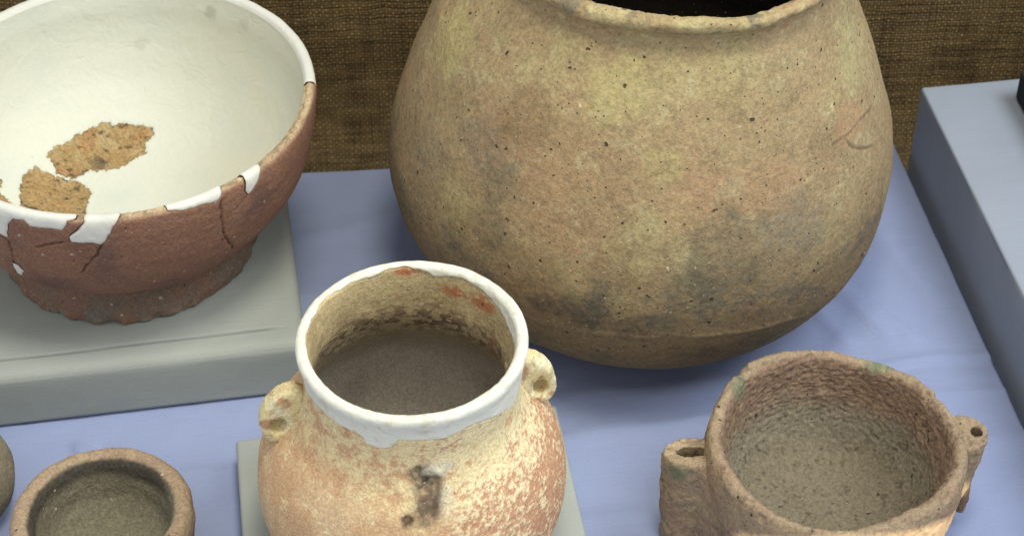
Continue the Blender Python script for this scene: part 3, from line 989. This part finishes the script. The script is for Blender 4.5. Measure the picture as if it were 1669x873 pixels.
def sj_clay(p, n, d, TT, ff):
    inside = d > 0
    h = 0.0008 * fbm(p, 22, 11, 3) + 0.00022 * fbm(p, 80, 12, 3) + 0.00015 * fbm(p, 300, 13, 2)
    x, y, z = p.T
    a1, a2, a3 = fbm(p, 28, 21, 3), fbm(p, 90, 22, 3), fbm(p, 260, 23, 3)
    # flaky cream slip over red clay: streaks lean down to the right
    q = np.stack([x * 0.5 + z * 0.45, y * 0.6, z * 0.8 - x * 0.5], -1)
    fl = fbm(q, 380, 24, 4, 0.72)
    c = np.empty(p.shape)
    c[:] = (0.55, 0.355, 0.195)
    c = mixc(c, (0.60, 0.43, 0.25), sstep(-0.2, 0.5, a1 + 0.5 * a2))
    c = mixc(c, (0.50, 0.295, 0.160), sstep(0.0, 0.6, fbm(p, 35, 25, 3)) * 0.55)
    c = mixc(c, (0.70, 0.58, 0.33), sstep(0.30, 0.5, a2 * 0.5 + a3 * 0.8) * 0.7)
    right = sstep(0.0, 0.035, x + 0.018 * a1)
    red = np.array((0.48, 0.265, 0.155))
    cream = np.array((0.72, 0.62, 0.38))
    cover = fl + 0.35 * a2 + 0.45 * sstep(0.115, 0.165, z) - 0.10 - 1.2 * np.clip(x - 0.075, 0, 1) * 4
    slip = sstep(-0.16, 0.22, cover)
    cr = red * (1 - slip[:, None]) + cream * slip[:, None]
    c = mixc(c, cr, right)
    # cream band under the neck, widest at the front
    ang = np.degrees(np.arctan2(y, x))
    top = sstep(0.138, 0.165, z + 0.010 * a1 + 0.006 * a2 - 0.020 * np.exp(-((ang + 82) / 22)**2) * -1)
    c = mixc(c, (0.72, 0.60, 0.33), top * 0.8 * sstep(-0.5, 0.2, a2 + 0.6 * a3))
    c = mixc(c, (0.52, 0.26, 0.13), top * sstep(0.25, 0.55, fbm(p, 120, 26, 3)) * 0.7)
    # dark scar where a lug broke off at the front
    for (bc, br, colr, amt) in SJ_BLOBS:
        k = blob(p, bc, br, 31, 0.28, 80)
        c = mixc(c, colr, k * amt * np.clip(0.85 + 0.7 * a3, 0, 1))
    h = h + np.where(inside, 0, 0.00045 * (slip - 0.5) * right)
    for bc, br, amt in SJ_BUMPS:
        h = h + amt * blob(p, bc, br, 35, 0.25, 90)
    # inside: cream under the rim, a band of brown flaking, grey below
    ci = np.empty(p.shape)
    ci[:] = (0.44, 0.345, 0.185)
    ci = mixc(ci, (0.54, 0.43, 0.235), sstep(-0.1, 0.5, a1 + 0.4 * a2))
    ci = mixc(ci, (0.28, 0.225, 0.145), sstep(0.180, 0.155, z + 0.008 * a2) * 0.7)
    ci = mixc(ci, (0.45, 0.41, 0.35), sstep(0.170, 0.095, z + 0.010 * a1))  # deep wall painted paler in place of missing light
    flk = fbm(np.stack([x * 0.8, y * 0.8, z * 1.3], -1), 150, 27, 4, 0.6)
    band = np.exp(-((z - 0.164 + 0.008 * a1) / 0.014)**2)
    ci = mixc(ci, (0.125, 0.080, 0.055), band * sstep(-0.10, 0.16, flk) * 0.92)
    ci = mixc(ci, (0.30, 0.19, 0.11), np.exp(-((z - 0.182) / 0.012)**2) * sstep(0.15, 0.4, flk) * 0.6)
    ci = mixc(ci, (0.32, 0.29, 0.25), sstep(0.150, 0.12, z) * sstep(0.0, 0.6, a1) * 0.5)
    for (bc, br, colr, amt) in SJ_IN_BLOBS:
        k = blob(p, bc, br, 32, 0.4, 150)
        ci = mixc(ci, colr, k * amt * sstep(-0.35, -0.1, a3 + 0.5 * a2))
    c = np.where(inside[:, None], ci, c)
    h = h - 0.0006 * (1 - sstep(0, 0.0015, ff))
    mesh_obj('body', p + n * h[:, None], TT, M_SJ, sj_t, c)


def ear_handle(name, parent, mat, centre, az, hole, off, semi, tilt, wide, colfn, seed, nu=130, nv=64):
    """pierced ear in the plane (outward, up) at azimuth az: a round hole inside a leaning oval outline"""
    u = np.linspace(0, 2 * PI, nu, endpoint=False)[:, None]
    v = np.linspace(0, 2 * PI, nv, endpoint=False)[None, :]
    ix, iz = hole * np.cos(u), hole * 1.15 * np.sin(u)
    a, b = semi
    ct, st = math.cos(tilt), math.sin(tilt)
    # outer oval by direction from the hole's centre
    ex_, ez_ = a * np.cos(u + tilt * 0) * ct - b * np.sin(u) * st, a * np.cos(u) * st + b * np.sin(u) * ct
    ox, oz = off[0] + ex_, off[1] + ez_
    mx, mz, hx, hz = (ix + ox) / 2, (iz + oz) / 2, (ox - ix) / 2, (oz - iz) / 2
    cv = np.sign(np.cos(v)) * np.abs(np.cos(v))**0.62
    sv = np.sign(np.sin(v)) * np.abs(np.sin(v))**0.62
    lx, lz = mx + hx * cv, mz + hz * cv
    lt = wide * sv * (1 + 0 * u)
    ca, sa = math.cos(az), math.sin(az)
    P = np.stack([centre[0] + lx * ca - lt * sa, centre[1] + lx * sa + lt * ca, centre[2] + lz + 0 * lt], -1)
    h = 0.0012 * fbm(P, 55, seed, 3) + 0.0004 * fbm(P, 200, seed + 1, 2)
    du = np.roll(P, -1, 0) - np.roll(P, 1, 0)
    dv = np.roll(P, -1, 1) - np.roll(P, 1, 1)
    n = np.cross(du, dv)
    n /= np.maximum(np.linalg.norm(n, axis=-1, keepdims=True), 1e-12)
    sgn = np.sign(((P - P.mean(1, keepdims=True)) * n).sum(-1).mean())
    P = P + n * sgn * h[..., None]
    idx = np.arange(nu * nv).reshape(nu, nv)
    a_, b_ = np.roll(idx, -1, 0), np.roll(idx, -1, 1)
    ab = np.roll(a_, -1, 1)
    q = np.stack([idx, a_, ab, b_], -1).reshape(-1, 4)
    if sgn < 0:
        q = q[:, ::-1]
    c = colfn(P.reshape(-1, 3))
    return mesh_obj(name, P.reshape(-1, 3), q, mat, parent, c)


def sj_handle_col(p):
    c = np.empty(p.shape)
    c[:] = (0.66, 0.55, 0.30)
    c = mixc(c, (0.72, 0.65, 0.42), sstep(-0.1, 0.4, fbm(p, 50, 41, 3)))
    c = mixc(c, (0.44, 0.24, 0.13), sstep(0.16, 0.34, fbm(p, 65, 42, 3)) * 0.85)
    c = mixc(c, (0.38, 0.31, 0.18), sstep(0.25, 0.5, fbm(p, 110, 43, 3)) * 0.6)
    return c


# widths of the plaster below and inside the rim's crest, by angle (degrees)
RIM_OUT = ([-180, -161, -140, -118, -114, -112, -106, -99, -95, -84, -72, -56, -44, -30, -18, 0, 25, 60, 120, 160],
           [0.017, 0.0285, 0.026, 0.0245, 0.027, 0.033, 0.034, 0.032, 0.0235, 0.0235, 0.0245, 0.022, 0.026, 0.034, 0.041, 0.034, 0.020, 0.014, 0.013, 0.014])
RIM_IN = ([-180, -150, -90, -30, 0, 15, 30, 45, 60, 72, 80, 88, 96, 104, 115, 130, 150, 170],
          [0.003, 0.006, 0.012, 0.012, 0.013, 0.017, 0.013, 0.009, 0.005, 0.007, 0.009, 0.004, 0.0015, 0.0025, 0.005, 0.0035, 0.002, 0.003])
SJ_BLOBS = [((0.0125, -0.0815, 0.147), (0.0125, 0.03, 0.0205), (0.17, 0.12, 0.08), 0.95),
    ((0.0085, -0.0775, 0.159), (0.012, 0.02, 0.009), (0.07, 0.05, 0.037), 0.95),
    ((0.0115, -0.088, 0.137), (0.0085, 0.016, 0.01), (0.11, 0.08, 0.055), 0.8),
    ((0.0165, -0.08, 0.147), (0.004, 0.015, 0.016), (0.12, 0.085, 0.06), 0.6),
    ((-0.0024, -0.0938, 0.1323), (0.0060, 0.012, 0.0050), (0.07, 0.045, 0.028), 0.9),
    ((0.0188, -0.0742, 0.1621), (0.011, 0.014, 0.006), (0.58, 0.55, 0.44), 0.7),
    ((0.024, -0.083, 0.142), (0.006, 0.014, 0.012), (0.55, 0.51, 0.38), 0.6)]
SJ_BUMPS = [((0.0125, -0.083, 0.145), (0.013, 0.025, 0.022), 0.0022),
    ((0.0125, -0.083, 0.146), (0.008, 0.025, 0.015), -0.0026),
    ((-0.0024, -0.0938, 0.1323), (0.0042, 0.01, 0.0036), -0.002)]
SJ_IN_BLOBS = [((0.0287, 0.0693, 0.1935), (0.016, 0.016, 0.0065), (0.4, 0.145, 0.065), 0.9),
    ((0.0483, 0.0512, 0.1957), (0.014, 0.014, 0.0075), (0.4, 0.145, 0.065), 0.9),
    ((-0.0056, 0.0708, 0.2066), (0.011, 0.012, 0.004), (0.4, 0.145, 0.065), 0.85),
    ((0.0586, 0.0451, 0.1612), (0.012, 0.012, 0.016), (0.3, 0.16, 0.09), 0.6)]
build_small_jar()
for az, rh, hz, sd_ in ((math.radians(189), 0.0955, 0.147, 51), (math.radians(15), 0.0885, 0.146, 57)):
    c = (rh * math.cos(az), rh * math.sin(az), hz)
    ear_handle('handle', sj_t, M_SJ, c, az, 0.0055, (-0.0052, 0.0085), (0.0152, 0.0250), math.radians(28), 0.0078, sj_handle_col, sd_)

# ------------------------------------------------------------------ coarse pot with lugs
POT = (0.2365, 1.0115, EPS)
pot_t = thing('lugged_pot', 'coarse brown pot with thick rough rim and two pierced lugs', 'pot', POT)
M_POT = clay('coarse_clay', grain=0.18, fine=620, pits=((120, 0.2, 0.22), (230, 0.18, 0.25)),
             specks=((170, 0.15, 0.15, (0.45, 0.36, 0.25)),), bump=0.0013)
POT_PROF = [(0.0, 0.0), (0.066, 0.0), (0.080, 0.010), (0.089, 0.035), (0.0945, 0.062), (0.0958, 0.084), (0.0948, 0.097),
            (0.0920, 0.1040), (0.0872, 0.1050), (0.0830, 0.1000), (0.0810, 0.088), (0.0775, 0.070), (0.0700, 0.050), (0.0560, 0.034),
            (0.030, 0.0265), (0.0, 0.026)]


def pot_warp(P):
    P = P.copy()
    th = np.arctan2(P[..., 1], P[..., 0])
    top = sstep(0.06, 0.1, P[..., 2])
    k = 1 + top * (0.008 * np.cos(3 * th + 0.7) + 0.007 * np.cos(5 * th + 2) + 0.004 * np.cos(8 * th))
    P[..., 0] *= k
    P[..., 1] *= k
    P[..., 2] += top * (0.0016 * np.sin(4 * th) + 0.0022 * np.cos(2 * th + 1.0))
    return P


def pot_col(p, inside):
    a1, a2, a3 = fbm(p, 20, 21, 3), fbm(p, 70, 22, 3), fbm(p, 220, 23, 3)
    c = np.empty(p.shape)
    c[:] = (0.33, 0.245, 0.155)
    c = mixc(c, (0.40, 0.305, 0.190), sstep(-0.1, 0.5, a1 + 0.5 * a2))
    c = mixc(c, (0.31, 0.200, 0.135), sstep(0.0, 0.5, fbm(p, 30, 24, 3)) * 0.5)
    c = mixc(c, (0.165, 0.12, 0.085), sstep(0.2, 0.5, a2 * 0.6 + a3 * 0.6) * 0.6)
    ci = np.empty(p.shape)
    ci[:] = (0.25, 0.165, 0.112)
    ci = mixc(ci, (0.30, 0.21, 0.135), sstep(-0.2, 0.4, a2))
    grey = sstep(0.082, 0.052, p[..., 2] + 0.010 * a1 + 0.006 * a2)
    ci = mixc(ci, (0.225, 0.195, 0.135), grey)
    ci = mixc(ci, (0.21, 0.175, 0.115), sstep(0.050, 0.034, p[..., 2]) * 0.8)
    ci = mixc(ci, (0.085, 0.065, 0.05), sstep(0.25, 0.5, a3 + 0.3 * a2) * 0.6)
    c = c * (1 - inside[..., None]) + ci * inside[..., None]
    for (bc, br, colr, amt, sd) in POT_BLOBS:
        c = mixc(c, colr, blob(p, bc, br, sd, 0.6, 110) * amt)
    return c


POT_BLOBS = [((-0.0665, 0.0502, 0.1029), (0.01, 0.012, 0.01), (0.15, 0.17, 0.105), 0.7, 3),
    ((0.0459, 0.0801, 0.101), (0.018, 0.01, 0.01), (0.19, 0.215, 0.13), 0.85, 4),
    ((-0.1176, -0.0189, 0.0835), (0.012, 0.014, 0.012), (0.15, 0.17, 0.105), 0.75, 5),
    ((0.0649, 0.0716, 0.0942), (0.012, 0.01, 0.01), (0.13, 0.14, 0.09), 0.7, 6),
    ((-0.0516, 0.083, 0.0997), (0.02, 0.012, 0.01), (0.3, 0.24, 0.14), 0.6, 7)]


def build_pot():
    g = lathe(POT_PROF, 0.0009, 700, pot_warp)
    P, N, s = g['P'], g['N'], g['s']
    pf, ss = smooth_profile(POT_PROF, 0.0009)
    st = ss[int(np.argmax(pf[:, 1]))]
    ins = sstep(st + 0.002, st + 0.008, s)
    h = 0.0016 * fbm(P, 24, 11, 3) + 0.0006 * fbm(P, 80, 12, 3) + 0.0004 * fbm(P, 260, 13, 3)
    q = P * np.array([0.6, 0.6, 1.2])
    h = h + ins * (0.0009 * fbm(q, 330, 14, 3)) * sstep(0.025, 0.05, P[..., 2])
    lip = np.exp(-((s - st) / 0.010)**2)
    h = h + lip * (0.0012 * fbm(P, 110, 15, 3) - 0.0035 * sstep(0.25, 0.6, fbm(P, 42, 16, 2)))
    c = pot_col(P, ins)
    mesh_obj('body', (P + N * h[..., None]).reshape(-1, 3), grid_quads(*P.shape[:2]), M_POT, pot_t, c.reshape(-1, 3))


def tunnel_lug(az, r_c, a_r, a_t, h_r, h_t, z0, z1, seed, taper, hole_shift, flare=0.0, side=1):
    """upright pierced lug: an oval post with a hole from top to bottom, let into the wall"""
    nu = 150
    u = np.linspace(0, 2 * PI, nu, endpoint=False)
    rows = []
    prof = []
    for t in np.linspace(0, 1, 64):
        prof.append((1.0, z0 + (z1 - 0.006 - z0) * t, 0))
    for a in np.linspace(0, PI / 2, 10)[1:]:
        prof.append((1.0 - 0.20 * (1 - math.cos(a)), z1 - 0.006 + 0.006 * math.sin(a), 0))
    for a in np.linspace(0, 1, 10)[1:]:
        prof.append((0.80 - 0.80 * a, z1 - 0.0006 * a, 1))
    for t in np.linspace(0, 1, 40)[1:]:
        prof.append((0.0, z1 - 0.0006 - (z1 - z0) * t, 2))
    P = np.empty((len(prof), nu, 3))
    for i, (k, z, part) in enumerate(prof):
        tz = (z - z0) / (z1 - z0)
        w = 1 - taper * (1 - tz)**1.5
        cu, su = np.cos(u), np.sin(u)
        k_in = np.clip(-cu, 0, 1)
        base_r = np.where(cu > 0, a_r * cu * w - (1 - w) * a_r * 0.8 * np.clip(cu * 4, 0, 1), -(r_c - 0.0875) * k_in)
        base_t = a_t * su * w
        # lower down the flanks run out tangentially into the wall of the pot
        run = sstep(0.001, 0.022, z1 - z) * flare
        q1 = np.clip(k_in / 0.7, 0, 1)
        q2 = np.clip((k_in - 0.7) / 0.3, 0, 1)
        phi = math.atan2(0.044, 0.0775) * (1 - q2)
        web_r = np.where(q2 > 0, 0.0895 * np.cos(phi), r_c + (0.0775 - r_c) * q1) - r_c
        web_t = np.sign(su) * np.where(q2 > 0, 0.0895 * np.sin(phi), a_t * w + (0.044 - a_t * w) * q1)
        m_ = run * (cu < 0)
        orad = np.stack([base_r * (1 - m_) + web_r * m_, base_t * (1 - m_) + web_t * m_], -1)
        hol = np.stack([h_r * np.cos(u) + hole_shift, h_t * np.sin(u)], -1)
        xy = orad * k + hol * (1 - k)
        ca, sa = math.cos(az), math.sin(az)
        X = (r_c + xy[:, 0]) * ca - xy[:, 1] * sa
        Y = (r_c + xy[:, 0]) * sa + xy[:, 1] * ca
        P[i] = np.stack([X, Y, np.full(nu, z)], -1)
    N = grid_normals(P)
    h = 0.0016 * fbm(P, 45, seed, 3) + 0.0009 * fbm(P, 140, seed + 1, 3) + 0.0004 * fbm(P, 320, seed + 2, 2)
    P = P + N * h[..., None]
    ins = np.zeros(P.shape[:2])
    c = pot_col(P, ins)
    deep = np.array([k_[2] == 2 for k_ in prof])
    c[deep] = c[deep] * 0.8
    mesh_obj('lug', P.reshape(-1, 3), grid_quads(*P.shape[:2]), M_POT, pot_t, c.reshape(-1, 3))


build_pot()
tunnel_lug(math.radians(181), 0.1000, 0.0265, 0.0165, 0.0120, 0.0050, 0.004, 0.092, 71, 0.05, 0.0040, 1.0, 1)
tunnel_lug(math.radians(7), 0.0955, 0.0198, 0.0185, 0.0044, 0.0052, 0.012, 0.098, 81, 0.42, 0.0115, 0.75, -1)

# ------------------------------------------------------------------ small cup, lower left
CUP = (-0.2985, 0.9700, EPS)
cup_t = thing('cup', 'small thick walled clay cup with dark sooty inside', 'cup', CUP)
M_CUP = clay('sandy_clay', grain=0.20, fine=800, pits=((190, 0.16, 0.2),),
             specks=((150, 0.20, 0.25, (0.62, 0.52, 0.34)), (260, 0.20, 0.25, (0.52, 0.43, 0.28))), bump=0.0009)
CUP_PROF = [(0.0, 0.0), (0.046, 0.0), (0.055, 0.008), (0.0625, 0.030), (0.0660, 0.052), (0.0662, 0.063), (0.0640, 0.0695),
            (0.0595, 0.0718), (0.0535, 0.0697), (0.0502, 0.0635), (0.0480, 0.050), (0.0440, 0.034), (0.030, 0.024), (0.0, 0.022)]


def build_cup():
    g = lathe(CUP_PROF, 0.0008, 480)
    P, N, s = g['P'], g['N'], g['s']
    pf, ss = smooth_profile(CUP_PROF, 0.0008)
    st = ss[int(np.argmax(pf[:, 1]))]
    ins = sstep(st + 0.0045, st + 0.0085, s + 0.0015 * fbm(P, 80, 10, 3))
    h = 0.0013 * fbm(P, 30, 11, 3) + 0.0005 * fbm(P, 110, 12, 3) + 0.0002 * fbm(P, 300, 13, 2)
    a1, a2, a3 = fbm(P, 30, 21, 3), fbm(P, 90, 22, 3), fbm(P, 250, 23, 2)
    c = np.empty(P.shape)
    c[:] = (0.37, 0.270, 0.175)
    c = mixc(c, (0.33, 0.225, 0.155), sstep(-0.1, 0.5, a1) * 0.8)
    c = mixc(c, (0.42, 0.32, 0.19), sstep(0.1, 0.5, a2) * 0.6)
    c = mixc(c, (0.13, 0.105, 0.075), sstep(0.035, 0.06, P[..., 0] + 0.01 * a1) * sstep(0.068, 0.055, P[..., 2]) * sstep(-0.2, 0.3, a2) * 0.8)
    ci = np.empty(P.shape)
    ci[:] = (0.205, 0.185, 0.125)
    ci = mixc(ci, (0.225, 0.20, 0.135), sstep(0.0, 0.5, a2 + 0.5 * a3) * 0.7)
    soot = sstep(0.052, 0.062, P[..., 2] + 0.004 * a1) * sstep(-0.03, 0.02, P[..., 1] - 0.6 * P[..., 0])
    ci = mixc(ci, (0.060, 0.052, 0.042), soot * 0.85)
    c = mixc(c, ci, 1.0 * ins) if False else c * (1 - ins[..., None]) + ci * ins[..., None]
    mesh_obj('body', (P + N * h[..., None]).reshape(-1, 3), grid_quads(*P.shape[:2]), M_CUP, cup_t, c.reshape(-1, 3))


build_cup()

# ------------------------------------------------------------------ grey pot cut by the left edge
GP = (-0.4245, 1.0330, EPS)
gp_t = thing('small_pot', 'small grey brown round pot cut by the left edge, beside the cup', 'pot', GP)
GP_PROF = [(0.0, 0.0), (0.024, 0.0), (0.036, 0.008), (0.0435, 0.024), (0.0455, 0.040), (0.043, 0.054), (0.0385, 0.063), (0.036, 0.070),
           (0.0375, 0.0745), (0.0355, 0.0765), (0.0325, 0.0745), (0.0315, 0.068), (0.037, 0.056), (0.040, 0.040), (0.036, 0.018), (0.0, 0.008)]


def build_grey_pot():
    g = lathe(GP_PROF, 0.0009, 320)
    P, N = g['P'], g['N']
    h = 0.0010 * fbm(P, 35, 11, 3) + 0.0004 * fbm(P, 120, 12, 3)
    a1, a2 = fbm(P, 30, 21, 3), fbm(P, 110, 22, 3)
    c = np.empty(P.shape)
    c[:] = (0.235, 0.20, 0.13)
    c = mixc(c, (0.16, 0.13, 0.09), sstep(0.0, 0.5, a1 + 0.4 * a2) * 0.7)
    c = mixc(c, (0.30, 0.26, 0.17), sstep(0.1, 0.5, a2) * 0.5)
    mesh_obj('body', (P + N * h[..., None]).reshape(-1, 3), grid_quads(*P.shape[:2]), M_CUP, gp_t, c.reshape(-1, 3))


build_grey_pot()
